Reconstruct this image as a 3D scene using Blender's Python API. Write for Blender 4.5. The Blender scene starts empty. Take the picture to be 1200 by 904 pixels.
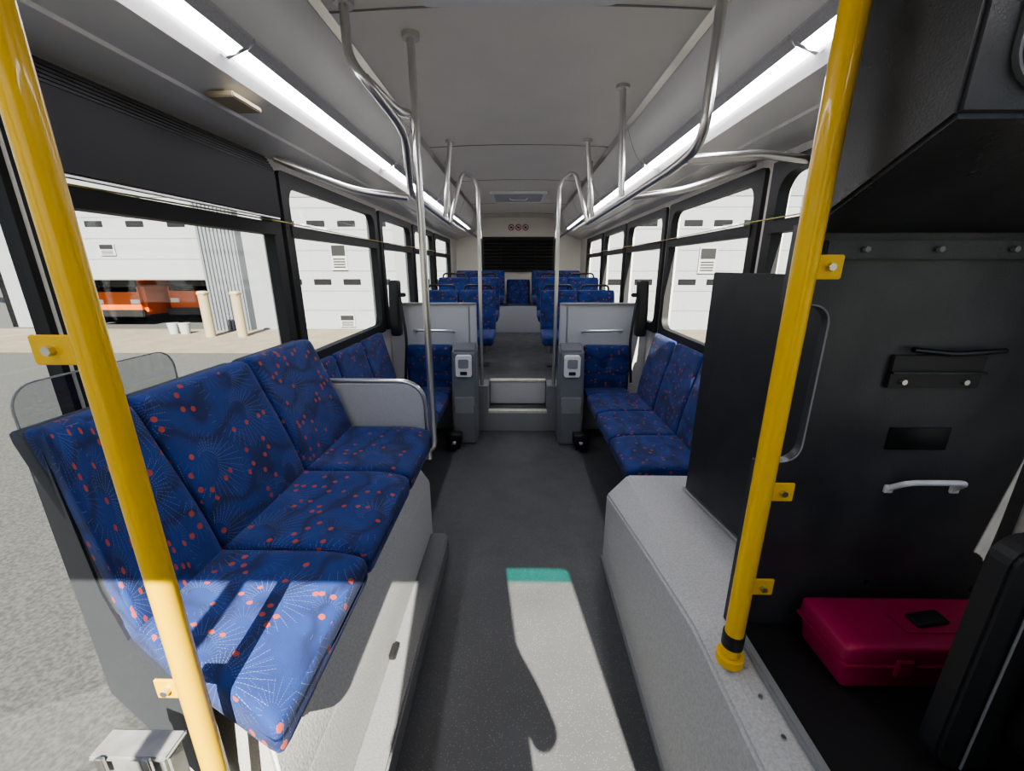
import bpy,bmesh,math,random
from mathutils import Vector,Matrix
random.seed(3)
scene=bpy.context.scene
col=scene.collection
W={}
# ---------------------------------------------------------------- materials
def pmat(name,c,rough=.5,metal=0,noise=0,ns=40,bump=0,bs=200,emis=0,c2=None,coat=0,rvar=0):
    m=bpy.data.materials.new(name);m.use_nodes=True
    nt=m.node_tree;b=nt.nodes['Principled BSDF']
    b.inputs['Base Color'].default_value=(*c,1);b.inputs['Roughness'].default_value=rough
    b.inputs['Metallic'].default_value=metal
    if coat:b.inputs['Coat Weight'].default_value=coat
    if emis:
        b.inputs['Emission Color'].default_value=(*c,1);b.inputs['Emission Strength'].default_value=emis
    tc=nt.nodes.new('ShaderNodeTexCoord')
    if rvar:
        n=nt.nodes.new('ShaderNodeTexNoise');n.inputs['Scale'].default_value=7;n.inputs['Detail'].default_value=6
        nt.links.new(tc.outputs['Object'],n.inputs['Vector'])
        r=nt.nodes.new('ShaderNodeMapRange');r.inputs[1].default_value=.3;r.inputs[2].default_value=.7
        r.inputs[3].default_value=rough-rvar;r.inputs[4].default_value=rough+rvar
        nt.links.new(n.outputs['Fac'],r.inputs[0]);nt.links.new(r.outputs[0],b.inputs['Roughness'])
    if noise:
        n=nt.nodes.new('ShaderNodeTexNoise');n.inputs['Scale'].default_value=ns;n.inputs['Detail'].default_value=4
        nt.links.new(tc.outputs['Object'],n.inputs['Vector'])
        r=nt.nodes.new('ShaderNodeValToRGB')
        r.color_ramp.elements[0].position=.35;r.color_ramp.elements[1].position=.65
        c2=c2 or tuple(x*(1-noise) for x in c)
        r.color_ramp.elements[0].color=(*c2,1);r.color_ramp.elements[1].color=(*c,1)
        nt.links.new(n.outputs['Fac'],r.inputs['Fac']);nt.links.new(r.outputs['Color'],b.inputs['Base Color'])
    if bump:
        n=nt.nodes.new('ShaderNodeTexNoise');n.inputs['Scale'].default_value=bs
        nt.links.new(tc.outputs['Object'],n.inputs['Vector'])
        bp=nt.nodes.new('ShaderNodeBump');bp.inputs['Strength'].default_value=bump;bp.inputs['Distance'].default_value=.004
        nt.links.new(n.outputs['Fac'],bp.inputs['Height']);nt.links.new(bp.outputs['Normal'],b.inputs['Normal'])
    return m
def glassmat(name,tint=(1,1,1),gl=.05):
    m=bpy.data.materials.new(name);m.use_nodes=True;nt=m.node_tree;nt.nodes.clear()
    o=nt.nodes.new('ShaderNodeOutputMaterial');mx=nt.nodes.new('ShaderNodeMixShader')
    t=nt.nodes.new('ShaderNodeBsdfTransparent');t.inputs['Color'].default_value=(*tint,1)
    g=nt.nodes.new('ShaderNodeBsdfGlossy');g.inputs['Roughness'].default_value=.02
    mx.inputs['Fac'].default_value=gl
    nt.links.new(t.outputs[0],mx.inputs[1]);nt.links.new(g.outputs[0],mx.inputs[2]);nt.links.new(mx.outputs[0],o.inputs['Surface'])
    return m
def fabric():
    m=bpy.data.materials.new('seat_fabric');m.use_nodes=True;nt=m.node_tree;N=nt.nodes;L=nt.links
    b=N['Principled BSDF'];b.inputs['Roughness'].default_value=.85
    b.inputs['Sheen Weight'].default_value=.08
    def M(op,a,c=None,d=None):
        n=N.new('ShaderNodeMath');n.operation=op
        for i,x in enumerate((a,c,d)):
            if x is None:continue
            if isinstance(x,(int,float)):n.inputs[i].default_value=x
            else:L.new(x,n.inputs[i])
        return n.outputs[0]
    def mix(f,a,c):
        n=N.new('ShaderNodeMix');n.data_type='RGBA'
        L.new(f,n.inputs[0])
        for i,x in ((6,a),(7,c)):
            if isinstance(x,tuple):n.inputs[i].default_value=(*x,1)
            else:L.new(x,n.inputs[i])
        return n.outputs[2]
    uv=N.new('ShaderNodeUVMap');uv.uv_map='UVMap'
    oi=N.new('ShaderNodeObjectInfo')
    r=M('MULTIPLY',oi.outputs['Random'],17.0)
    cb=N.new('ShaderNodeCombineXYZ');L.new(r,cb.inputs[0]);L.new(M('MULTIPLY',r,1.7),cb.inputs[1])
    ad=N.new('ShaderNodeVectorMath');ad.operation='ADD';L.new(uv.outputs[0],ad.inputs[0]);L.new(cb.outputs[0],ad.inputs[1])
    def vor(sc,off=0):
        s=N.new('ShaderNodeVectorMath');s.operation='MULTIPLY_ADD';L.new(ad.outputs[0],s.inputs[0])
        s.inputs[1].default_value=(sc,sc,sc);s.inputs[2].default_value=(off,off*.7,0)
        v=N.new('ShaderNodeTexVoronoi');v.voronoi_dimensions='2D';v.inputs['Scale'].default_value=1;L.new(s.outputs[0],v.inputs['Vector'])
        return s.outputs[0],v
    def burst(sc,off,n,w,dens=170.0):
        s1,v1=vor(sc,off)
        d=N.new('ShaderNodeVectorMath');d.operation='SUBTRACT';L.new(s1,d.inputs[0]);L.new(v1.outputs['Position'],d.inputs[1])
        sx=N.new('ShaderNodeSeparateXYZ');L.new(d.outputs[0],sx.inputs[0])
        ang=M('ARCTAN2',sx.outputs[1],sx.outputs[0]);D=v1.outputs['Distance']
        ray=M('LESS_THAN',M('MULTIPLY',M('ABSOLUTE',M('SINE',M('MULTIPLY',ang,float(n)))),D),w)
        ray=M('MULTIPLY',ray,M('GREATER_THAN',D,.15))
        ray=M('MULTIPLY',ray,M('LESS_THAN',D,.60))
        ray=M('MULTIPLY',ray,M('GREATER_THAN',M('SINE',M('ADD',ang,M('MULTIPLY',D,6.0))),-.1))
        dash=M('GREATER_THAN',M('SINE',M('MULTIPLY',D,dens)),-.5)
        return M('MULTIPLY',ray,dash)
    ray=M('MULTIPLY',M('MAXIMUM',burst(4.6,0,17,.045),M('MULTIPLY',burst(6.8,5.7,13,.04),.6)),.34)
    s2,v2=vor(30,3.3)
    sc2=N.new('ShaderNodeSeparateColor');L.new(v2.outputs['Color'],sc2.inputs[0])
    dot=M('MULTIPLY',M('LESS_THAN',v2.outputs['Distance'],.25),M('GREATER_THAN',sc2.outputs[0],.85))
    dot=M('MULTIPLY',dot,.85)
    # soft darker swirls
    wv=N.new('ShaderNodeTexWave');wv.wave_type='RINGS';wv.inputs['Scale'].default_value=2.2;wv.inputs['Distortion'].default_value=9;wv.inputs['Detail'].default_value=2;wv.inputs['Detail Scale'].default_value=2.0
    L.new(ad.outputs[0],wv.inputs['Vector'])
    sw=M('MULTIPLY',M('POWER',wv.outputs['Fac'],3.0),.65)
    nz=N.new('ShaderNodeTexNoise');nz.inputs['Scale'].default_value=9;nz.inputs['Detail'].default_value=7
    L.new(ad.outputs[0],nz.inputs['Vector'])
    base=mix(nz.outputs['Fac'],(.006,.015,.085),(.016,.056,.26))
    base=mix(sw,base,(.005,.009,.045))
    base=mix(ray,base,(.36,.44,.64))
    base=mix(dot,base,(.46,.07,.03))
    L.new(base,b.inputs['Base Color'])
    n2=N.new('ShaderNodeTexNoise');n2.inputs['Scale'].default_value=300;L.new(uv.outputs[0],n2.inputs['Vector'])
    bp=N.new('ShaderNodeBump');bp.inputs['Strength'].default_value=.25;bp.inputs['Distance'].default_value=.003
    L.new(n2.outputs['Fac'],bp.inputs['Height']);L.new(bp.outputs['Normal'],b.inputs['Normal'])
    return m
def floormat():
    m=pmat('rubber_floor',(.05,.055,.06),.5,bump=.2,bs=120,rvar=.12)
    nt=m.node_tree;b=nt.nodes['Principled BSDF']
    tc=nt.nodes.new('ShaderNodeTexCoord')
    v=nt.nodes.new('ShaderNodeTexVoronoi');v.inputs['Scale'].default_value=120;nt.links.new(tc.outputs['Object'],v.inputs['Vector'])
    r=nt.nodes.new('ShaderNodeValToRGB');e=r.color_ramp.elements
    e[0].position=.0;e[0].color=(.42,.41,.38,1);e[1].position=.24;e[1].color=(.115,.116,.12,1)
    nt.links.new(v.outputs['Distance'],r.inputs['Fac'])
    n=nt.nodes.new('ShaderNodeTexNoise');n.inputs['Scale'].default_value=3;n.inputs['Detail'].default_value=8
    nt.links.new(tc.outputs['Object'],n.inputs['Vector'])
    mx=nt.nodes.new('ShaderNodeMix');mx.data_type='RGBA';mx.blend_type='MULTIPLY';mx.inputs[0].default_value=.45
    nt.links.new(r.outputs['Color'],mx.inputs[6]);nt.links.new(n.outputs['Fac'],mx.inputs[7])
    nt.links.new(mx.outputs[2],b.inputs['Base Color'])
    return m
FAB=fabric();FLOOR=floormat()
YEL=pmat('yellow_powdercoat',(.86,.52,.006),.32,coat=.3)
STEEL=pmat('brushed_steel',(.64,.63,.61),.28,.95)
CEIL=pmat('ceiling_panel',(.86,.82,.75),.40,noise=.04,ns=3)
COVE=pmat('cove_panel',(.76,.75,.72),.30,noise=.04,ns=4)
WALL=pmat('wall_panel',(.68,.65,.60),.6,noise=.12,ns=60)
SPECK=pmat('speckled_grey',(.54,.535,.52),.6,noise=.22,ns=160,bump=.3,bs=150)
SPECKD=pmat('speckled_dark_grey',(.20,.20,.205),.6,noise=.25,ns=160,bump=.2)
BLK=pmat('black_plastic',(.016,.016,.017),.45)
BLKM=pmat('charcoal_textured_metal',(.055,.056,.062),.36,noise=.3,ns=9,bump=.2,bs=300,rvar=.10)
BLKG=pmat('black_gloss',(.012,.012,.014),.22)
DGRY=pmat('dark_grey_plastic',(.045,.048,.056),.5,bump=.15)
CGRY=pmat('console_grey_plastic',(.15,.157,.17),.5,bump=.1)
MGRY=pmat('mid_grey_plastic',(.26,.265,.27),.5)
LGRY=pmat('light_grey_panel',(.52,.52,.53),.5,noise=.12,ns=150)
WHT=pmat('white_plastic',(.80,.80,.78),.4)
RUB=pmat('rubber_seal',(.012,.012,.012),.6)
GLASS=glassmat('window_glass',(.93,.95,.95),.04)
TEAL=glassmat('teal_tint',(.02,.85,.80),.05)
LENS=pmat('light_lens',(.95,.94,1.0),.4,emis=21)
PINK=pmat('raspberry_plastic',(.36,.014,.075),.40,bump=.1)
ORG=pmat('orange_paint',(.62,.115,.01),.35)
BEIGE=pmat('beige_plate',(.50,.43,.29),.6)
CORD=pmat('yellow_cord',(.45,.36,.12),.6)
NOSE=pmat('step_nosing',(.74,.72,.60),.6,noise=.2)
# ---------------------------------------------------------------- mesh helpers
def fin(name,bm,m,ang=35,uv=True):
    bmesh.ops.recalc_face_normals(bm,faces=bm.faces)
    if uv:
        l=bm.loops.layers.uv.new('UVMap')
        for f in bm.faces:
            n=f.normal;a=[abs(n.x),abs(n.y),abs(n.z)];k=a.index(max(a))
            if a[2]>.55:k=2
            for lp in f.loops:
                c=lp.vert.co
                lp[l].uv=(c.y,c.z) if k==0 else ((c.x,c.z) if k==1 else (c.x,c.y))
    xs=[v.co for v in bm.verts]
    c=Vector([(min(v[i] for v in xs)+max(v[i] for v in xs))/2 for i in range(3)])
    me=bpy.data.meshes.new(name);bm.to_mesh(me);bm.free()
    me.transform(Matrix.Translation(-c))
    for p in me.polygons:p.use_smooth=True
    me.set_sharp_from_angle(angle=math.radians(ang))
    me.materials.append(m)
    ob=bpy.data.objects.new(name,me);col.objects.link(ob);ob.location=c;W[ob]=c.copy()
    return ob
def thing(name,label,cat,base,group=None):
    e=bpy.data.objects.new(name,None);e.empty_display_size=.1;col.objects.link(e)
    e.location=base;W[e]=Vector(base);e['label']=label;e['category']=cat
    if group:e['group']=group
    return e
def att(ob,par,label=None):
    ob.parent=par;ob.location=W[ob]-W[par]
    if label:ob['label']=label
    return ob
def tag(ob,label,cat,group=None):
    ob['label']=label;ob['category']=cat
    if group:ob['group']=group
    return ob
def struct(ob,label=None):
    ob['kind']='structure'
    if label:ob['label']=label
    return ob
def bevel(bm,o,seg=2):
    bmesh.ops.recalc_face_normals(bm,faces=bm.faces)
    bmesh.ops.bevel(bm,geom=bm.edges[:],offset=o,segments=seg,affect='EDGES',clamp_overlap=True)
def addbox(bm,x0,x1,y0,y1,z0,z1):
    vs=[bm.verts.new((x,y,z)) for x in(x0,x1) for y in(y0,y1) for z in(z0,z1)]
    for f in((0,1,3,2),(4,6,7,5),(0,4,5,1),(2,3,7,6),(0,2,6,4),(1,5,7,3)):bm.faces.new([vs[i] for i in f])
    return vs
def boxes(name,lst,m,bev=0,seg=2):
    bm=bmesh.new()
    for b in lst:addbox(bm,*b)
    if bev:bevel(bm,bev,seg)
    return fin(name,bm,m)
MX=lambda u,v,w:(w,u,v)
MY=lambda u,v,w:(u,w,v)
MZ=lambda u,v,w:(u,v,w)
def addprism(bm,pts,mp,a,b):
    A=[bm.verts.new(mp(u,v,a)) for u,v in pts];B=[bm.verts.new(mp(u,v,b)) for u,v in pts]
    bm.faces.new(A);bm.faces.new(B[::-1]);n=len(pts)
    for i in range(n):bm.faces.new((A[i],A[(i+1)%n],B[(i+1)%n],B[i]))
def prism(name,pts,mp,a,b,m,bev=0):
    bm=bmesh.new();addprism(bm,pts,mp,a,b)
    if bev:bevel(bm,bev)
    return fin(name,bm,m)
def rrect(u0,u1,v0,v1,r,n=6):
    P=[]
    for cx,cy,a0 in((u1-r,v1-r,0),(u0+r,v1-r,90),(u0+r,v0+r,180),(u1-r,v0+r,270)):
        for i in range(n+1):
            a=math.radians(a0+90*i/n);P.append((cx+r*math.cos(a),cy+r*math.sin(a)))
    return P
def addring(bm,o,i,mp,a,b):
    V=[[bm.verts.new(mp(u,v,w)) for u,v in L] for L,w in((o,a),(i,a),(i,b),(o,b))]
    n=len(o)
    for k in range(4):
        A=V[k];B=V[(k+1)%4]
        for j in range(n):bm.faces.new((A[j],A[(j+1)%n],B[(j+1)%n],B[j]))
def path(pts,fil):
    P=[Vector(p) for p in pts];out=[P[0]]
    for i in range(1,len(P)-1):
        a=(P[i-1]-P[i]);b=(P[i+1]-P[i]);f=min(fil,a.length*.49,b.length*.49)
        s=P[i]+a.normalized()*f;e=P[i]+b.normalized()*f
        for k in range(9):
            t=k/8;out.append(s*(1-t)**2+P[i]*2*t*(1-t)+e*t*t)
    out.append(P[-1]);return out
def addtube(bm,pts,r,fil=.08,seg=14):
    P=path(pts,fil);T=[]
    for i in range(len(P)):
        d=(P[min(i+1,len(P)-1)]-P[max(i-1,0)]).normalized();T.append(d)
    n=T[0].orthogonal().normalized();R=[]
    for i,p in enumerate(P):
        n=(n-T[i]*n.dot(T[i])).normalized();b=T[i].cross(n)
        R.append([bm.verts.new(p+(n*math.cos(2*math.pi*k/seg)+b*math.sin(2*math.pi*k/seg))*r) for k in range(seg)])
    for i in range(len(R)-1):
        for k in range(seg):bm.faces.new((R[i][k],R[i][(k+1)%seg],R[i+1][(k+1)%seg],R[i+1][k]))
    bm.faces.new(R[0][::-1]);bm.faces.new(R[-1])
def tube(name,pts,r,m,fil=.08):
    bm=bmesh.new();addtube(bm,pts,r,fil);return fin(name,bm,m,50)
def cyl(name,c,ax,r,h,m,seg=24):
    a={'x':Vector((1,0,0)),'y':Vector((0,1,0)),'z':Vector((0,0,1))}[ax]*h/2
    c=Vector(c);bm=bmesh.new();addtube(bm,[c-a,c+a],r,0,seg)
    return fin(name,bm,m)
def rbox(name,c,h,r,m,cuts=11,deform=None,ang=60):
    bm=bmesh.new();bmesh.ops.create_cube(bm,size=2)
    bmesh.ops.subdivide_edges(bm,edges=bm.edges[:],cuts=cuts,use_grid_fill=True)
    for v in bm.verts:
        p=[math.copysign(1-(1-abs(x))**1.6,x) for x in v.co]
        p=Vector([p[i]*h[i] for i in range(3)])
        q=Vector([max(-(h[i]-r),min(h[i]-r,p[i])) for i in range(3)])
        dlt=p-q
        if dlt.length>1e-6:p=q+dlt.normalized()*r
        if deform:p=Vector(deform(p))
        v.co=p+Vector(c)
    return fin(name,bm,m,ang)
def copytree(root,loc,rz=0,group=None,label=None):
    n=root.copy();col.objects.link(n);n.location=loc;n.rotation_euler[2]=rz
    if group:n['group']=group
    if label:n['label']=label
    def rec(a,b):
        for ch in list(a.children):
            c=ch.copy();c.parent=b;col.objects.link(c);rec(ch,c)
    rec(root,n);return n
# ---------------------------------------------------------------- shell
RY=8.25
struct(boxes('floor',[(-1.2,1.2,-.6,3.76,-.12,0)],FLOOR),'dark grey speckled rubber bus floor')
struct(boxes('floor.001',[(-1.2,1.2,3.98,RY,.3,.45),(-.28,.28,3.76,3.98,0,.2),(-1.2,-.44,3.84,3.98,.0,.45),(.44,1.2,3.84,3.98,0,.45)],FLOOR),'raised rear floor with step')
struct(boxes('trim_1',[(-.285,.285,3.735,3.80,.185,.208)],NOSE),'pale step nosing strip')
struct(boxes('trim_2',[(-.28,.28,3.96,4.02,.44,.458)],NOSE),'pale step nosing strip')
struct(boxes('trim_3',[(-.279,.279,3.955,3.979,.21,.43)],LGRY,.003),'light grey riser panel')
struct(boxes('trim_4',[(-.43,.43,3.735,3.758,0,.185)],MGRY,.003),'grey lower step riser')
struct(boxes('trim_5',[(-.42,.42,7.12,7.2,.45,.9)],LGRY),'light grey riser below rear bench')
struct(boxes('trim_60',[(-.44,-.285,3.74,3.99,.0,.455),(.285,.44,3.74,3.99,0,.455)],MGRY,.004),'grey step flanks')
LW=[(1.055,2.12),(2.22,3.6),(3.72,4.75),(4.87,5.95),(6.1,7.4)]
RW=[(.95,2.08),(2.2,3.42),(3.55,4.7),(4.82,5.95),(6.1,7.4)]
Z0,Z1,ZT=1.03,1.99,1.735
def wall(name,xa,xb,wins,ystart,pre):
    L=[(xa,xb,ystart,RY,-.35,Z0),(xa,xb,-.6,RY,Z1,2.1)]+pre
    e=ystart
    for a,b in wins:
        L.append((xa,xb,e,a,Z0,Z1));e=b
    L.append((xa,xb,e,RY,Z0,Z1))
    struct(boxes(name,L,WALL),'light grey bus side wall')
wall('wall_left',-1.26,-1.2,LW,1.054,[(-1.26,-1.2,-.6,-.5,-.35,Z1)])
wall('wall_right',1.2,1.26,RW,.75,[(1.2,1.26,-.6,.75,-.35,1.0),(1.2,1.26,-.6,-.45,1.0,Z1)])
struct(boxes('wall_back',[(-1.26,1.26,RY,RY+.06,-.35,2.5)],CEIL),'cream rear bus wall')
struct(boxes('wall_front',[(-1.26,1.26,-.62,-.56,-.35,.95),(-1.26,1.26,-.62,-.56,2.2,2.5),(-1.26,-1.1,-.62,-.56,.95,2.2),(.58,1.26,-.62,-.56,.95,2.2),(-.20,.24,-.62,-.56,.95,2.2),(-.59,-.55,-.62,-.56,.95,2.12),(-1.1,-.20,-.62,-.56,2.10,2.2)],WALL),'unseen grey front bulkhead, posts added to shape the sunlight')  # unseen; wide post, mullion, lowered header and closed right end added to block sun
pts=[(-.7,2.52)]+[(x/10,2.43+.02*(1-(x/7)**2)) for x in range(-7,8)]+[(.7,2.52)]
struct(prism('ceiling',pts,MY,-.6,RY,CEIL),'off-white arched ceiling panel')
def cove(n,s):
    P=[(.70,2.43),(.708,2.40),(.722,2.36),(.742,2.31),(.765,2.262),(.79,2.225),(.805,2.205),(.895,2.165),(.92,2.135),(1.05,2.10),(1.055,2.09),(1.2,2.05),(1.26,2.05),(1.26,2.52),(.70,2.52)]
    P=[(s*x,z) for x,z in P]
    struct(prism(n,P,MY,-.6,RY,COVE),'light grey air duct cove along the ceiling edge')
cove('trim_6',-1);cove('trim_7',1)
SEAM=pmat('dark_seam',(.30,.29,.28),.7)
k=8
for y in(1.77,3.5,4.8,6.45,7.6):
    p1=[(x/10,2.43+.02*(1-(x/7)**2)) for x in range(-7,8)]
    p2=[(x,z-.004) for x,z in p1][::-1]
    struct(prism('trim_%d'%k,p1+p2,MY,y,y+.006,SEAM),'grey ceiling panel seam');k+=1
for s in(-1,1):
    for y in(3.0,4.4,5.8,7.2):
        P=[(.70,2.43),(.708,2.40),(.722,2.36),(.742,2.31),(.765,2.262),(.79,2.225),(.7885,2.224),(.7635,2.261),(.7405,2.309),(.7205,2.359),(.7065,2.399),(.698,2.43)]
        struct(prism('trim_%d'%k,[(s*a,b) for a,b in P],MY,y,y+.002,SEAM),'grey seam on cove panel');k+=1
    struct(prism('trim_%d'%k,[(s*a,b) for a,b in ((.69,2.433),(.712,2.41),(.703,2.402),(.682,2.428))],MY,-.5,RY,STEEL),'bright metal edge strip between ceiling and cove');k+=1
for s in(-1,1):
    for a,b in((-.4,1.45),(1.46,2.93),(2.97,4.4),(4.44,5.9),(5.94,7.4)):
        t=thing('ceiling_light','long white fluorescent strip light set in the duct cove','light',(s*.85,(a+b)/2,2.18),'strip lights along the cove')
        att(prism('lens',[(s*.822,2.194),(s*.876,2.171),(s*.872,2.160),(s*.85,2.163),(s*.825,2.182)],MY,a+.012,b-.012,LENS),t)
        att(prism('housing',[(s*.798,2.212),(s*.822,2.204),(s*.824,2.178),(s*.796,2.2)],MY,a,b,LGRY),t)
        att(prism('end_cap',[(s*.80,2.205),(s*.895,2.165),(s*.882,2.156),(s*.818,2.18)],MY,b-.012,b+.004,LGRY),t)
# ---------------------------------------------------------------- windows
def window(n,s,y0,y1,z0,z1,tr=True,fw=.04):
    x=s*1.2
    bm=bmesh.new()
    addring(bm,rrect(y0-(.03 if y0>1.06 or s>0 else 0.0),y1+.03,z0-.03,z1+.02,.03 if y0>1.06 else .004),rrect(y0+fw,y1-fw,z0+fw,z1-fw,.09),MX,x-s*.022,x+s*.03)
    f=fin('window_%d'%n,bm,RUB);struct(f,'black framed bus window')
    xa,xb=sorted((x+s*.010,x+s*.016))
    att(boxes('glass',[(xa,xb,y0+.02,y1-.02,z0+.02,z1-.02)],GLASS),f)
    if tr:
        xa,xb=sorted((x-s*.028,x+s*.03))
        att(boxes('transom_bar',[(xa,xb,y0+.02,y1-.02,ZT-.035,ZT+.02)],RUB),f)
    return f
n=1
for a,b in LW:window(n,-1,a,b,Z0,Z1);n+=1
for a,b in RW:window(n,1,a,b,Z0,Z1);n+=1
window(n,1,-.4,.7,1.02,1.97);n+=1
bm=bmesh.new();addring(bm,rrect(.26,1.053,-.2,1.98,.01),rrect(.29,1.035,-.1,1.93,.03),MX,-1.25,-1.21)
d=fin('door_1',bm,RUB);struct(d,'black framed glass entry door leaf')
att(boxes('glass',[(-1.235,-1.228,.28,1.045,-.12,1.95)],GLASS),d)
bm=bmesh.new();addring(bm,rrect(-.48,.25,-.2,1.98,.01),rrect(-.44,.21,-.1,1.93,.06),MX,-1.25,-1.21)
d=fin('door_2',bm,RUB);struct(d,'black framed glass entry door leaf')
att(boxes('glass',[(-1.235,-1.228,-.46,.23,-.12,1.95)],GLASS),d)
bm=bmesh.new();addring(bm,rrect(-1.1,.58,.95,2.2,.01),rrect(-1.08,.57,.97,2.19,.03),MY,-.61,-.57)
f=fin('window_%d'%n,bm,RUB);struct(f,'bus windshield');att(boxes('glass',[(-1.08,.57,-.592,-.588,.96,2.195)],GLASS),f)
att(boxes('tint_band',[(.235,.57,-.585,-.583,2.08,2.2)],TEAL),f)
# ---------------------------------------------------------------- wheel boxes
def loft(name,secs,m,bev=0):
    bm=bmesh.new();R=[[bm.verts.new(p) for p in s] for s in secs];k=len(secs[0])
    for i in range(len(R)-1):
        for j in range(k):bm.faces.new((R[i][j],R[i][(j+1)%k],R[i+1][(j+1)%k],R[i+1][j]))
    bm.faces.new(R[0][::-1]);bm.faces.new(R[-1])
    if bev:bevel(bm,bev,3)
    return fin(name,bm,m)
t=thing('wheel_housing','speckled grey wheel housing carrying the driver platform','wheel housing',(.8,1.1,0))
def rs(y,zs,xc,zc):return [(.47,y,0),(.47,y,zs),(xc,y,zc),(1.19,y,zc),(1.19,y,0)]
att(loft('body',[rs(1.91,.40,.57,.515),rs(1.2,.56,.535,.605),rs(.88,.625,.515,.65),rs(.3,.62,.50,.65),rs(-.4,.62,.50,.65)],SPECK,.008),t)
att(boxes('platform_mat',[(.575,1.19,-.4,.855,.650,.660)],BLK),t)
att(boxes('edge_trim',[(.555,.575,-.4,.855,.650,.668)],MGRY,.003),t)
for y in(.35,.43,.51,.59,.67):att(cyl('rivet',(.53,y,.652),'z',.005,.006,STEEL,10),t)
att(boxes('base_trim',[(.462,.472,-.4,1.91,0,.02)],MGRY),t)
t=thing('wheel_housing','speckled light grey wheel housing beneath the aisle-facing bench','wheel housing',(-.85,1.3,0))
att(loft('body',[[(-1.19,.96,0),(-.49,.58,0),(-.49,2.04,0),(-1.19,2.04,0)],[(-1.19,.96,.40),(-.49,.58,.40),(-.49,2.04,.40),(-1.19,2.04,.40)],[(-1.19,.98,.54),(-.54,.63,.54),(-.54,1.98,.54),(-1.19,1.98,.54)]],SPECK,.01),t)
att(prism('platform_step',[(-.49,.30),(-.385,.30),(-.385,1.95),(-.41,1.99),(-.49,1.99)],MZ,0,.10,SPECKD,.008),t,'dark grey raised step along the aisle')
for y in(1.2,.7):att(boxes('hinge',[(-.49,-.465,y,y+.06,.10,.125)],BLK,.004),t)
# ---------------------------------------------------------------- seats
def seat(seat_h,back_h,w=.46,ped=None,handle=False,group='',label='',lean=.13,name='bus_seat'):
    t=thing(name,label,'seat',(0,0,0),group)
    hw=w/2-.0005
    def dc(p):
        x,y,z=p
        if z>0:
            z-=.010*(1-(x/hw)**2)*(1-(y/.25)**2)
        if y<-.1:
            z-=.03*((-y-.1)/.16)**2*(1 if z>0 else .2)
        return(x,y,z)
    att(rbox('seat',(0,-.215,seat_h-.05),(hw,.255,.055),.024,FAB,cuts=13,deform=dc),t)
    def db(p):
        x,y,z=p;zz=z/(back_h/2)
        if y<0:y+=.008*(1-(x/hw)**2)*(1-zz*zz)-.010*math.cos((zz+.45)*2.2)
        if zz>.7:x*=1-.03*((zz-.7)/.3)**2
        y+=(z+back_h/2)/back_h*lean
        return(x,y,z)
    att(rbox('backrest',(0,-.005,seat_h+back_h/2-.03),(hw,.038,back_h/2),.024,FAB,cuts=13,deform=db),t)
    def ds(p):
        x,y,z=p;zz=z/(back_h/2)
        if zz>.7:x*=1-.03*((zz-.7)/.3)**2
        y+=(z+back_h/2)/back_h*lean
        return(x,y,z)
    att(rbox('shell',(0,.045,seat_h+back_h/2-.035),(hw,.018,back_h/2),.015,DGRY,cuts=7,deform=ds),t)
    L=[(-hw+.02,hw-.02,-.42,.02,seat_h-.125,seat_h-.095)]
    if ped:L+=[(-.03,.03,-.26,-.16,ped,seat_h-.12),(-.15,.15,-.3,-.12,ped,ped+.012)]
    else:L+=[(-.15,-.11,-.38,.06,seat_h-.16,seat_h-.12),(.11,.15,-.38,.06,seat_h-.16,seat_h-.12)]
    att(boxes('seat_frame',L,DGRY,.004),t)
    if handle:
        zt=seat_h+back_h-.05
        att(tube('grab_handle',[(-.16,.09+lean*.8,zt-.03),(-.16,.09+lean*.8,zt+.07),(.16,.09+lean*.8,zt+.07),(.16,.09+lean*.8,zt-.03)],.012,BLK,.05),t)
    return t
H90=math.pi/2
pat='blue patterned bus seat with orange dots'
A=seat(.735,.50,.49,None,False,'bench seats on the wheel housing',pat+', beside entry door',.15)
A.location=(-.92,.79,0);A.rotation_euler[2]=H90
for y,l in((1.285,', between two bench seats'),(1.78,', beside grey armrest')):
    copytree(A,(-.92,y,0),H90,None,pat+l)
for ch in A.children:
    ch.data=ch.data.copy()
    off=ch.location
    for v in ch.data.vertices:
        x=v.co.x+off.x;y=v.co.y+off.y
        if x<.15:
            s=max(0,min(1,(y+.47)/.60));v.co.x+=s*.27*((.15-x)/.395)
B=seat(.49,.56,.46,None,False,'flip-up aisle-facing seats',pat+', against side wall',.10)
B.location=(1.08,2.27,0);B.rotation_euler[2]=-H90
for y in(2.74,3.21):copytree(B,(1.08,y,0),-H90)
for y in(2.27,2.74,3.21):copytree(B,(-1.08,y,0),H90)
C=seat(.84,.48,.43,.45,True,'forward-facing seats on the raised floor',pat+', black grab handle',.10)
C.location=(-.92,4.85,0)
for x in(-.48,.48,.92):copytree(C,(x,4.85,0))
for x in(-.92,-.48,.48,.92):copytree(C,(x,5.9,.12))
D=seat(1.0,.46,.43,None,False,'rear bench seats',pat+', on raised bench',.08)
D.location=(0,7.72,-.10)
for x in(-.9,-.46,.46,.9):copytree(D,(x,7.55,.06))
struct(boxes('floor.002',[(-1.2,-.42,5.3,7.1,.45,.57),(.42,1.2,5.3,7.1,.45,.57),(-1.2,1.2,7.2,RY,.45,.86)],SPECKD),'grey platforms under the rear seats')
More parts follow.
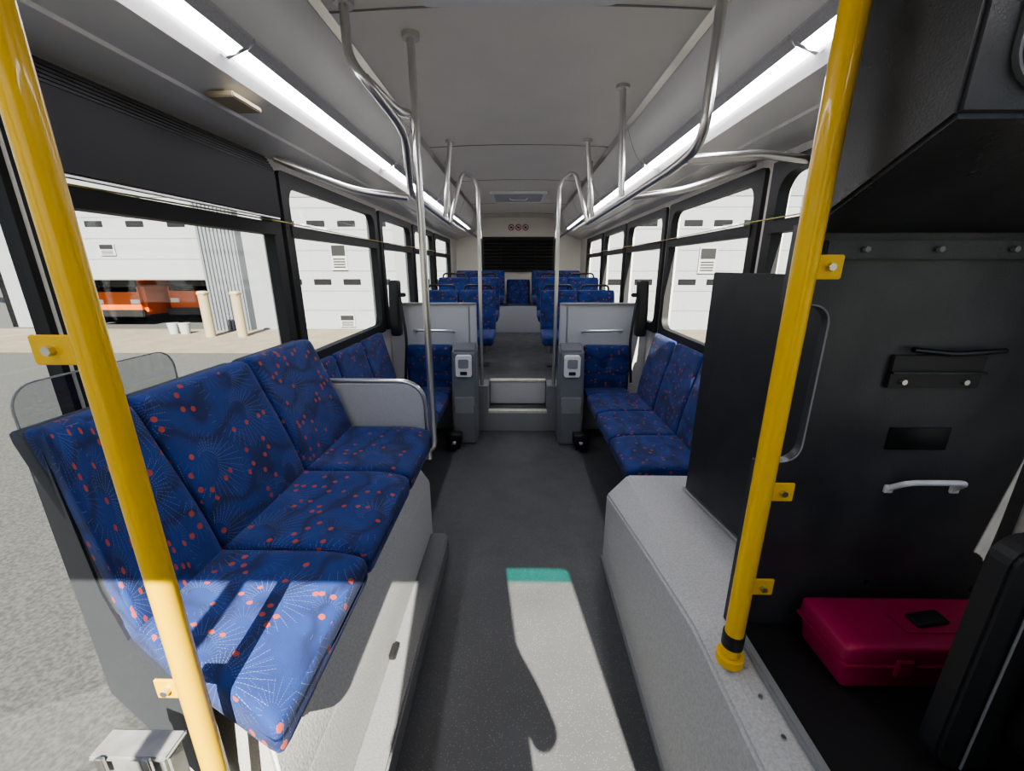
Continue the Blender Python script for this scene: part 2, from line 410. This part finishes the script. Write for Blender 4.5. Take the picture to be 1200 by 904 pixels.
# end panel by door
t=thing('seat_end_panel','dark grey end panel closing the bench beside the door','panel',(-.9,.75,.4))
def q(x,z,o=0):
    return (x,.545+(-.45-x)*.48+o,z)
P=[(-1.18,1.15),(-1.06,1.17),(-1.0,.80),(-.93,.69),(-.66,.62),(-.66,.36),(-1.18,.36)]
bm=bmesh.new()
Aa=[bm.verts.new(q(x,z,-.022)) for x,z in P];Bb=[bm.verts.new(q(x,z,0)) for x,z in P]
bm.faces.new(Aa);bm.faces.new(Bb[::-1])
for i in range(len(P)):bm.faces.new((Aa[i],Aa[(i+1)%len(P)],Bb[(i+1)%len(P)],Bb[i]))
att(fin('panel',bm,DGRY),t)
t=thing('draft_shield','small clear plastic shield with thin rim behind bench','shield',(-1.15,1.0,1.1))
bm=bmesh.new();addring(bm,rrect(.86,1.32,1.0,1.29,.06),rrect(.864,1.316,1.004,1.286,.056),MX,-1.156,-1.152)
att(fin('rim',bm,MGRY),t);att(prism('clear_panel',rrect(.865,1.315,1.005,1.285,.055),MX,-1.156,-1.153,glassmat('shield_plastic',(.82,.84,.85),.07)),t)
t=thing('armrest_panel','grey armrest panel with steel tube rim ending the bench','armrest',(-.77,2.07,.7))
P=[(-1.0,.52),(-.50,.52),(-.50,.74)]+[(-.62+.12*math.cos(a),.84+.12*math.sin(a)) for a in [math.radians(x) for x in range(0,91,10)]]+[(-1.0,.96)]
att(prism('panel',P,MY,2.055,2.085,LGRY,.004),t)
att(tube('rim',[(-1.0,2.07,.97),(-.50,2.07,.97),(-.49,2.07,.52)],.014,STEEL,.14),t)
# ---------------------------------------------------------------- yellow poles
def flange(bm,x,y,z):addtube(bm,[(x,y,z),(x,y,z+.018)],.04,0,18)
def bracket(pole,x0,x1,y,z,lb=None):
    a,b=min(x0,x1),max(x0,x1)
    bk=boxes('bracket',[(a,b,y-.003,y+.003,z-.021,z+.021),],YEL,.002);att(bk,pole)
    bm=bmesh.new();addtube(bm,[(x0+(x1-x0)*.62,y-.012,z),(x0+(x1-x0)*.62,y,z)],.007,0,6);bl=fin('bolt',bm,STEEL);att(bl,bk)
t=thing('grab_pole','bright yellow vertical grab pole beside the fabric bench','pole',(-.585,.545,0))
att(tube('pole',[(-.585,.545,.0),(-.585,.545,2.42)],.0195,YEL),t)
bm=bmesh.new();flange(bm,-.585,.545,0);att(fin('flange',bm,YEL),t)
bracket(t,-.59,-.67,.545,1.44);bracket(t,-.59,-.65,.545,.82)
t=thing('grab_pole','bright yellow vertical grab pole on the driver platform edge','pole',(.505,.757,.66))
att(tube('pole',[(.505,.757,.675),(.505,.757,2.42)],.0205,YEL),t)
bm=bmesh.new();addtube(bm,[(.505,.757,.652),(.505,.757,.672)],.030,0,20);att(fin('flange',bm,YEL),t)
bm=bmesh.new();addtube(bm,[(.505,.757,.70),(.505,.757,.735)],.0235,0,20);att(fin('collar',bm,BLK),t,'black rubber collar')
for z in(1.55,1.10,.86):bracket(t,.51,.575,.762,z)
# ---------------------------------------------------------------- driver barrier
t=thing('driver_barrier','charcoal textured metal partition behind the driver seat','partition',(.87,.88,.66))
bm=bmesh.new()
cut=[(1.19,.654),(1.19,1.63),(.55,1.63),(.55,1.475)]
cut+=[(.60+.045*math.sin(a),1.43+.045*math.cos(a)) for a in [math.radians(x) for x in range(0,91,15)]]
cut+=[(.60+.045*math.cos(a),1.165-.045*math.sin(a)) for a in [math.radians(x) for x in range(0,91,15)]]
cut+=[(.55,1.12),(.55,.654)]
addprism(bm,cut,MY,.86,.88)
att(fin('panel',bm,BLKM),t)
rimp=[(.552,.859,1.476),(.645,.859,1.475),(.646,.859,1.12),(.552,.859,1.119)]
att(tube('cutout_rim',rimp,.0018,MGRY,.05),t,'thin grey rim around the cutout')
bar=att(boxes('top_bar',[(.60,1.19,.845,.86,1.565,1.600)],BLKM,.003),t)
for x in(.674,.815,.957,1.10):
    att(cyl('bolt',(x,.841,1.583),'y',.006,.008,MGRY,6),bar)
lt=att(boxes('latch_plate',[(.79,.985,.850,.86,1.30,1.372)],BLK,.002),t)
att(tube('lever',[(.82,.845,1.385),(.90,.838,1.378),(1.0,.838,1.385)],.006,BLKG,.02),lt)
att(boxes('lip',[(.79,.985,.842,.852,1.333,1.338)],BLKG),lt)
for x in(.82,.95):
    att(cyl('bolt',(x,.847,1.315),'y',.006,.008,STEEL,8),lt)
att(boxes('label_plate',[(.83,.965,.857,.861,1.153,1.207)],BLKG,.001),t)
hd0=att(tube('pull_handle',[(.862,.858,1.055),(.872,.825,1.088),(1.003,.825,1.088),(1.013,.858,1.055)],.0065,WHT,.03),t,'pale grey pull handle')
for x in(.862,1.013):att(boxes('handle_foot',[(x-.010,x+.010,.852,.86,1.045,1.065)],WHT,.002),hd0)
t=thing('overhead_compartment','charcoal angular overhead equipment compartment above the partition','cabinet',(.87,.7,2.0))
sec=[(.60,1.735),(.858,1.612),(.858,2.4),(.60,2.4)]
att(prism('body',sec,MX,.555,1.19,BLKM,.006),t)
bm=bmesh.new();addring(bm,rrect(.60,1.15,1.76,2.3,.05),rrect(.604,1.146,1.764,2.296,.046),MY,.592,.60)
att(fin('door_outline',bm,CGRY),t)
att(prism('door',rrect(.612,1.14,1.772,2.29,.04),MY,.588,.60,BLK,.004),t)
t=thing('modesty_panel','matte black modesty panel standing along the wheel housing','panel',(.79,1.4,.55))
MOD=pmat('matte_black_panel',(.028,.028,.031),.45,bump=.1,rvar=.08)
att(prism('panel',[(.90,.66),(1.72,.555),(1.72,1.53),(.90,1.53)],MX,.79,.81,MOD,.003),t)
att(prism('foot_rail',[(.90,.660),(1.72,.546),(1.72,.560),(.90,.674)],MX,.778,.79,STEEL),t)
# toolbox
t=thing('toolbox','raspberry pink plastic toolbox lying on the driver platform','toolbox',(.91,.75,.661))
def tp(p):
    x,y,z=p;f=1-.06*(.5-z/.08);return(x*f,y*f,z)
att(rbox('body',(.905,.75,.699),(.208,.07,.037),.012,PINK,deform=tp),t)
lid=att(rbox('lid',(.905,.75,.758),(.212,.073,.024),.012,PINK),t)
att(boxes('lid_rim',[(.691,1.119,.674,.826,.730,.740)],PINK,.003),t)
for x in(.80,.98):att(boxes('latch',[(x,x+.035,.668,.676,.714,.756)],PINK,.002),t)
def hd(p):return(p[0],p[1]+.15*p[0],p[2])
att(boxes('handle_recess',[(.85,1.0,.715,.775,.780,.784)],PINK,.002),lid)
att(rbox('handle',(.925,.75,.788),(.04,.018,.006),.005,BLK,cuts=5,deform=hd),lid,'black folded handle')
# driver seat
t=thing('driving_chair','black flat-backed chair on the driver platform','chair',(1.0,.4,.661))
BLK2=pmat('black_chair_shell',(.024,.024,.026),.5,bump=.1)
att(prism('backrest',rrect(.755,1.19,.668,1.15,.05),MY,.53,.57,BLK2,.006),t)
att(rbox('cushion',(.99,.50,.93),(.15,.035,.18),.03,BLK),t)
att(rbox('seat',(1.0,.26,.80),(.18,.20,.05),.04,BLK),t)
att(boxes('pedestal',[(.90,1.1,.15,.38,.661,.76)],BLK,.01),t)
att(tube('piping',[(.80,.525,.68),(.80,.525,1.08),(.84,.525,1.13)],.002,MGRY,.05),t)
# metal junction box
t=thing('junction_box','scuffed grey metal box mounted low near the door','box',(-.74,.56,.5))
JB=pmat('pale_metal',(.34,.34,.33),.45,.3,noise=.25,ns=25)
att(boxes('body',[(-.815,-.675,.545,.585,.47,.635)],JB,.006),t)
att(boxes('lid',[(-.822,-.668,.538,.592,.637,.648)],JB,.004),t)
for x in(-.80,-.71):att(boxes('hinge',[(x,x+.016,.530,.538,.615,.655)],STEEL,.002),t)
att(boxes('mount',[(-.78,-.71,.55,.58,0,.47)],MGRY,.004),t)
# ---------------------------------------------------------------- steel rails
def rail(label,tubes,r=.0165,fl=[]):
    t=thing('grab_rail',label,'grab rail',tubes[0][0][0])
    for pts,fil in tubes:att(tube('tube',pts,r,STEEL,fil),t)
    for (x,y,z) in fl:
        bm=bmesh.new();addtube(bm,[(x,y,z-.012),(x,y,z+.012)],.035,0,18);att(fin('flange',bm,STEEL),t)
    return t
rail('stainless overhead rail curving down from the ceiling above the bench',
 [([(-.61,1.72,2.44),(-.605,1.70,2.26),(-.53,1.68,2.17),(-.47,1.90,2.09),(-.57,2.35,1.92),(-.58,3.66,1.90)],.10),
  ([(-.55,1.70,2.20),(-.48,1.83,2.14),(-.46,1.93,2.16)],.05),
  ([(-.58,2.33,1.90),(-.85,2.30,1.93),(-1.17,2.16,2.05)],.10)],fl=[(-.61,1.72,2.435)])
rail('stainless vertical pole from ceiling to the bench corner',[([(-.432,1.94,2.44),(-.432,1.94,.66),(-.47,1.94,.625),(-.53,1.94,.625)],.03)],fl=[(-.432,1.94,2.435)])
rail('stainless overhead rail hanging from the ceiling on curved ends',
 [([(.60,1.48,2.44),(.59,1.48,1.93),(.58,1.70,1.905),(.58,3.66,1.90)],.09),
  ([(.585,1.60,1.91),(.9,1.70,1.95),(1.17,1.86,1.97)],.05),
  ([(.58,2.33,1.90),(.85,2.33,1.93),(1.17,2.26,2.04)],.10)],fl=[(.60,1.48,2.435)])
rail('short stainless drop tube between ceiling and rail',[([(.53,2.43,2.44),(.56,2.43,1.92)],0)],fl=[(.53,2.43,2.435)])
for s in(-1,1):
    rail('stainless stanchion curving from barrier up to the overhead rail',
     [([(s*.345,3.79,.455),(s*.345,3.79,2.25),(s*.47,3.75,2.32),(s*.58,3.72,1.92)],.10)])
    rail('short stainless drop tube between ceiling and rail',[([(s*.50,3.35,2.44),(s*.57,3.40,1.92)],0)],fl=[(s*.50,3.35,2.435)])
    rail('stainless overhead rail above the rear seats',[([(s*.62,3.9,2.42),(s*.62,3.92,1.98),(s*.62,7.3,1.98),(s*.62,7.35,2.42)],.08)])
    t=thing('barrier_panel','light grey barrier panel with handrail beside the step','barrier',(s*.72,3.8,0))
    att(prism('panel',rrect(min(s*.445,s*1.19),max(s*.445,s*1.19),.0,1.22,.03),MY,3.79,3.83,LGRY,.004),t)
    att(boxes('upper_panel',[(min(s*.385,s*.46),max(s*.385,s*.46),3.79,3.83,.457,1.22)],LGRY,.004),t)
    att(boxes('top_cap',[(min(s*.385,s*1.18),max(s*.385,s*1.18),3.775,3.835,1.215,1.235)],MGRY,.005),t)
    att(tube('handrail',[(s*.60,3.79,.97),(s*.60,3.70,.99),(s*.95,3.68,1.0),(s*.95,3.79,.97)],.012,STEEL,.05),t)
    t=thing('folding_seat','blue patterned folded seat pad against the barrier','seat',(s*.80,3.7,.3),'folded seats on the barriers')
    att(rbox('backrest',(s*.82,3.72,.62),(.215,.045,.24),.03,FAB),t)
    att(rbox('seat',(s*.82,3.60,.42),(.20,.10,.045),.03,FAB),t)
    att(boxes('seat_frame',[(s*.82-.18,s*.82+.18,3.56,3.76,.33,.37),(s*.82-.03,s*.82+.03,3.6,3.7,0,.34)],DGRY,.004),t)
    t=thing('securement_console','grey wheelchair securement console with white latch unit','console',(s*.47,3.55,0),'securement consoles beside the step')
    sg=[(3.40,.0),(3.70,.0),(3.72,.86),(3.66,.90),(3.52,.84),(3.46,.50)]
    att(prism('body',sg,MX,s*.475-.11,s*.475+.11,CGRY,.02),t)
    att(boxes('side_panel',[(s*.475-.09,s*.475+.09,3.435,3.465,.12,.44)],MGRY,.008),t)
    lu=att(prism('latch_unit',rrect(s*.475-.07,s*.475+.07,.62,.81,.02),MY,3.455,3.53,WHT,.006),t,'white latch unit')
    att(prism('latch_window',rrect(s*.475-.045,s*.475+.045,.70,.78,.015),MY,3.448,3.456,MGRY,.002),lu)
    att(boxes('latch_button',[(s*.475-.03,s*.475+.03,3.447,3.456,.64,.67)],BLK,.003),lu)
    t=thing('floor_retractor','black wheelchair tie-down retractor on the floor','retractor',(s*.56,3.33,0),'floor retractors')
    att(rbox('body',(s*.56,3.34,.10),(.07,.05,.045),.015,BLK,cuts=5),t)
    att(cyl('reel',(s*.56,3.28,.05),'x',.045,.05,BLKG),t)
    att(boxes('base',[(s*.56-.05,s*.56+.05,3.30,3.39,0,.06)],BLK,.004),t)
    t=thing('belt_housing','black upright shoulder belt housing on the side wall','belt housing',(s*1.08,3.62,.9),'shoulder belt housings')
    att(rbox('body',(s*1.08,3.62,1.20),(.045,.05,.24),.02,BLK,cuts=6,deform=lambda p:(p[0]-s*.05*max(0,p[2]),p[1],p[2])),t)
    att(boxes('arm',[(min(s*.98,s*1.09),max(s*.98,s*1.09),3.60,3.64,1.30,1.335)],BLK,.008),t)
    att(tube('strap',[(s*1.02,3.57,1.30),(s*.97,3.52,.95),(s*1.02,3.56,.55)],.012,BLK,.1),t)
    cd=tube('pull_cord',[(s*1.165,1.08 if s<0 else 1.0,1.755),(s*1.165,2.15,1.765),(s*1.165,3.65,1.755),(s*1.165,5.0,1.765),(s*1.165,7.5,1.76)],.0028,CORD,.01)
    tag(cd,'thin yellow stop request cord along the windows','cord')
# ---------------------------------------------------------------- destination sign housing
t=thing('sign_housing','black ribbed side sign housing above a window','sign housing',(-1.15,1.55,1.9))
SGB=pmat('sign_black',(.012,.012,.013),.75)
att(boxes('body',[(-1.17,-1.12,1.04,2.06,1.77,1.97)],SGB,.006),t)
bm=bmesh.new()
for i in range(5):addbox(bm,-1.19,-1.135-.006*i,1.02,2.08,1.975+.012*i,1.982+.012*i)
addbox(bm,-1.195,-1.17,1.02,2.08,1.97,2.04)
att(fin('louvre',bm,RUB),t)
att(boxes('bright_strip',[(-1.125,-1.117,1.06,2.04,1.765,1.771)],STEEL),t)
p=boxes('speaker_plate',[(-1.03,-.94,1.54,1.70,2.090,2.108)],BEIGE,.004);tag(p,'small beige plate screwed to the duct underside','plate')
def hatch(y0,y1,w):
    t=thing('roof_hatch','white framed roof hatch set in the ceiling','roof hatch',(0,(y0+y1)/2,2.44))
    bm=bmesh.new();addring(bm,rrect(-w,w,y0,y1,.06),rrect(-w+.05,w-.05,y0+.05,y1-.05,.04),MZ,2.415,2.445);att(fin('frame',bm,WHT),t)
    att(prism('cover',rrect(-w+.04,w-.04,y0+.04,y1-.04,.03),MZ,2.425,2.445,LGRY),t)
    att(tube('handle',[(-.12,(y0+y1)/2,2.43),(-.10,(y0+y1)/2,2.40),(.10,(y0+y1)/2,2.40),(.12,(y0+y1)/2,2.43)],.008,WHT,.02),t)
hatch(1.0,1.72,.36);hatch(5.45,6.25,.36)
t=thing('rear_louvre','black louvred grille across the rear wall','grille',(0,RY-.03,1.8))
bm=bmesh.new();addring(bm,rrect(-.70,.70,1.46,2.10,.03),rrect(-.66,.66,1.50,2.06,.02),MY,RY-.05,RY-.001);att(fin('frame',bm,BLK),t)
bm=bmesh.new()
addbox(bm,-.66,.66,RY-.012,RY-.004,1.5,2.06)
for i in range(9):
    z=1.52+i*.06;addprism(bm,[(RY-.035,z),(RY-.012,z+.03),(RY-.006,z+.03),(RY-.03,z)],MX,-.66,.66)
addbox(bm,-.01,.01,RY-.04,RY-.002,1.5,2.06);addbox(bm,-.34,-.325,RY-.04,RY-.002,1.5,2.06);addbox(bm,.325,.34,RY-.04,RY-.002,1.5,2.06)
att(fin('slats',bm,RUB),t)
t=thing('notice_sign','small white sign with three round red prohibition symbols','sign',(0.0,RY-.01,2.27))
att(boxes('plate',[(-.21,.21,RY-.012,RY-.002,2.20,2.34)],WHT,.002),t)
RED=pmat('sign_red',(.40,.01,.03),.5);NAVY=pmat('sign_navy',(.02,.02,.10),.5)
for x in(-.135,0,.135):
    bm=bmesh.new();c=[(x+.058*math.cos(a*math.pi/12),2.27+.058*math.sin(a*math.pi/12)) for a in range(24)];ci=[(x+.042*math.cos(a*math.pi/12),2.27+.042*math.sin(a*math.pi/12)) for a in range(24)]
    addring(bm,c,ci,MY,RY-.016,RY-.012)
    addprism(bm,[(x-.036,2.302),(x-.028,2.308),(x+.036,2.238),(x+.028,2.232)],MY,RY-.018,RY-.012);att(fin('symbol',bm,RED),t)
    att(boxes('pictogram',[(x-.024,x+.024,RY-.0145,RY-.012,2.252,2.288)],NAVY),t)
# ---------------------------------------------------------------- outside
G=-.45
ASPH=pmat('asphalt',(.085,.085,.083),.9,noise=.5,ns=45,bump=.6,bs=60)
CONC=pmat('concrete_apron',(.19,.16,.12),.9,noise=.2,ns=2)
g=boxes('ground',[(-60,60,-30,60,G-.1,G)],ASPH);struct(g,'grey asphalt yard')
g=boxes('ground.001',[(-25,25,9.6,13.4,G,G+.02)],CONC);struct(g,'tan concrete apron')
WSID=pmat('white_siding',(.21,.22,.235),.6);WDOOR=pmat('white_garage_door',(.26,.27,.285),.5);CORR=pmat('grey_corrugated',(.13,.14,.155),.5)
OWHT=pmat('outdoor_white',(.33,.33,.33),.5)
DJ=pmat('door_joint_grey',(.19,.2,.21),.6)
FY=13.4
t=thing('garage_building','long white service building with sectional garage doors','building',(0,FY,G))
DO=[(-15.2,-10.0),(-7.7,-3.9),(-3.3,.5),(1.0,4.4),(4.9,8.5),(9.1,12.7)]
L=[(-15.6,17,FY,FY+.2,3.6,4.7),(-17.5,-15.6,FY+.5,FY+.7,G,3.7)];e=-15.6
for a,b in DO:L.append((e,a,FY,FY+.2,G,3.6));e=b
L.append((e,17,FY,FY+.2,G,3.6))
att(boxes('wall',L,WSID),t)
att(boxes('roof',[(-15.8,17.2,FY-.1,FY+9,4.7,4.85),(-17.6,-15.8,FY+.4,FY+9,3.7,3.8)],CORR),t)
att(boxes('rear_wall',[(-17.5,17,FY+8.8,FY+9,G,3.7),(-17.5,-17.3,FY+.5,FY+9,G,3.7)],DGRY),t)
bm=bmesh.new()
for i in range(10):
    x=-9.8+i*.115;addbox(bm,x,x+.07,FY-.35,FY-.02,G,3.7)
addbox(bm,-9.8,-8.65,FY-.30,FY,G,3.7);att(fin('corrugated_panel',bm,CORR),t)
for i,(a,b) in enumerate(DO):
    zb=1.15 if i==0 else G
    bm=bmesh.new();z=zb
    while z<3.6:
        zt=min(z+.62,3.6);addbox(bm,a,b,FY+.02,FY+.08,z+.025,zt);z+=.62
    d=att(fin('garage_door',bm,WDOOR),t)
    bm=bmesh.new();addbox(bm,a,b,FY+.03,FY+.10,zb,3.6);att(fin('door_backing',bm,DJ),t)
    w=(b-a)/4
    for zz in((2.75,) if i==0 else (1.0,2.75)):
        for j in range(4):
            c=a+w*(j+.5);att(boxes('door_window',[(c-.28,c+.28,FY+.005,FY+.03,zz,zz+.18)],BLKG,.01),d)
def poster(x,z0,z1,w):
    t=thing('wall_notice','black and white notice poster fixed on the garage door','sign',(x,FY,z0))
    att(boxes('plate',[(x-w,x+w,FY-.02,FY+.015,z0,z1)],OWHT,.004),t)
    bm=bmesh.new();h=z1-z0
    addbox(bm,x-w*.85,x+w*.85,FY-.024,FY-.02,z0+h*.55,z1-h*.06)
    for k in range(4):
        addbox(bm,x-w*.75,x+w*.75,FY-.024,FY-.02,z0+h*(.10+.1*k),z0+h*(.15+.1*k))
    att(fin('print',bm,BLK),t)
poster(-5.65,1.45,2.25,.25);poster(5.9,1.35,2.15,.27);poster(-5.6,-.35,.05,.25);poster(-13.0,1.9,2.25,.25)
CREAM=pmat('cream_paint',(.30,.25,.16),.6)
for x,y in((-9.1,11.9),(-8.15,11.9)):
    t=thing('bollard','cream painted steel safety bollard with domed top','bollard',(x,y,G),'bollards before the garage')
    att(cyl('post',(x,y,G+.62),'z',.13,1.24,CREAM),t)
    att(rbox('cap',(x,y,G+1.27),(.13,.13,.07),.069,CREAM,cuts=5),t)
for x in(-10.6,-10.25):
    bm=bmesh.new();bmesh.ops.create_cone(bm,cap_ends=True,segments=20,radius1=.12,radius2=.15,depth=.32,matrix=Matrix.Translation((x,12.4,G+.18)))
    b=fin('body',bm,OWHT);t=thing('plastic_bucket','white plastic bucket on the concrete apron','bucket',(x,12.4,G),'buckets');att(b,t)
    bm=bmesh.new();addtube(bm,[(x,12.4,G+.335),(x,12.4,G+.35)],.155,0,20);att(fin('lid',bm,OWHT),t)
for x,y in((-14.1,14.4),(-12.05,15.2)):
    t=thing('parked_bus','orange city bus parked inside the open garage bay','bus',(x,y+3,G),'buses in the garage')
    att(boxes('body',[(x-.95,x+.95,y,y+6,G+.35,G+1.45)],ORG,.12),t)
    att(boxes('cab',[(x-.93,x+.93,y+.05,y+6,G+1.42,G+2.9)],ORG,.1),t)
    att(boxes('windshield',[(x-.8,x+.8,y,y+.06,G+1.15,G+2.4)],BLKG,.01),t)
    att(boxes('bumper',[(x-.95,x+.95,y-.12,y+.05,G+.3,G+.55)],BLK,.03),t)
    for k in(-.65,.65):
        att(boxes('headlight',[(x+k-.16,x+k+.16,y-.02,y+.03,G+.75,G+.9)],WHT,.01),t)
        att(cyl('wheel',(x+k*1.3,y+1.6,G+.45),'x',.45,.28,BLK),t)
t=thing('tree','dark leafy tree beyond the yard','tree',(-31,22,G))
att(tube('trunk',[(-31,22,G),(-31,22,5)],.3,DGRY),t)
LEAF=pmat('leaves',(.03,.05,.02),.9,noise=.5,ns=4)
bm=bmesh.new()
for i in range(34):
    a=random.uniform(0,6.28);r=random.uniform(0,3);z=random.uniform(2.2,7)
    bmesh.ops.create_icosphere(bm,subdivisions=2,radius=random.uniform(.7,1.4),matrix=Matrix.Translation((-31+r*math.cos(a),22+r*math.sin(a),z)))
for v in bm.verts:v.co+=Vector([random.uniform(-.2,.2) for _ in range(3)])
att(fin('foliage',bm,LEAF),t)
# ---------------------------------------------------------------- photographer (behind the viewpoint, throws the shadow)
def skinfig(name,verts,edges,rad,m,sub=2):
    me=bpy.data.meshes.new(name);me.from_pydata(verts,edges,[]);ob=bpy.data.objects.new(name,me);col.objects.link(ob)
    W[ob]=Vector((0,0,0))
    ob.modifiers.new('Skin','SKIN')
    for i,r in enumerate(rad):
        me.skin_vertices[0].data[i].radius=(r,r)
    me.skin_vertices[0].data[0].use_root=True
    s=ob.modifiers.new('Sub','SUBSURF');s.levels=sub;s.render_levels=sub
    me.materials.append(m);return ob
t=thing('person','person in dark jacket and trousers standing with raised hands','person',(0,-.36,0))
V=[(0,-.36,.95),(0,-.36,1.15),(0,-.36,1.38),(0,-.35,1.50),(0,-.33,1.60),(0,-.32,1.70),
   (.18,-.36,1.42),(.24,-.30,1.16),(.12,-.14,1.36),(.085,-.10,1.46),
   (-.18,-.36,1.42),(-.24,-.30,1.16),(-.12,-.14,1.36),(-.085,-.10,1.46),
   (.10,-.36,.88),(.12,-.35,.48),(.13,-.37,.08),(.14,-.24,.05),
   (-.10,-.36,.88),(-.12,-.35,.48),(-.13,-.37,.08),(-.14,-.24,.05)]
V=[(x+.03,y,z) for x,y,z in V]
E=[(0,1),(1,2),(2,3),(3,4),(4,5),(2,6),(6,7),(7,8),(8,9),(2,10),(10,11),(11,12),(12,13),(0,14),(14,15),(15,16),(16,17),(0,18),(18,19),(19,20),(20,21)]
Rr=[.15,.14,.15,.06,.085,.085,.065,.05,.035,.03,.065,.05,.035,.03,.10,.065,.045,.04,.10,.065,.045,.04]
att(skinfig('body',V,E,Rr,DGRY),t)
att(rbox('head',(.03,-.315,1.68),(.075,.095,.12),.074,pmat('skin',(.5,.3,.22),.5),cuts=7),t)
att(rbox('hair',(.03,-.345,1.72),(.085,.09,.10),.08,BLK,cuts=7),t)
# ---------------------------------------------------------------- light & world
s=bpy.data.lights.new('sun','SUN');s.energy=25;s.angle=.007;s.color=(1,.93,.80)
so=bpy.data.objects.new('sun',s);col.objects.link(so)
so.rotation_euler=Vector((-.125,1,-.9)).to_track_quat('-Z','Y').to_euler()
w=bpy.data.worlds.new('World');scene.world=w;w.use_nodes=True;nt=w.node_tree
bg=nt.nodes['Background'];sk=nt.nodes.new('ShaderNodeTexSky')
try:
    sk.sky_type='NISHITA';sk.sun_disc=False;sk.sun_elevation=math.radians(42);sk.sun_rotation=math.radians(180)
except Exception as ex:print(ex)
nt.links.new(sk.outputs[0],bg.inputs['Color']);bg.inputs['Strength'].default_value=.19
try:
    scene.view_settings.look='AgX - Medium High Contrast'
except Exception as ex:print(ex)
cam=bpy.data.cameras.new('camera');co=bpy.data.objects.new('camera',cam);col.objects.link(co)
co.location=(0,0,1.55);co.rotation_euler=(math.radians(90-16.2),0,math.radians(.84))
cam.sensor_width=36;cam.lens=478/1200*36;cam.clip_start=.02;cam.clip_end=300
scene.camera=co
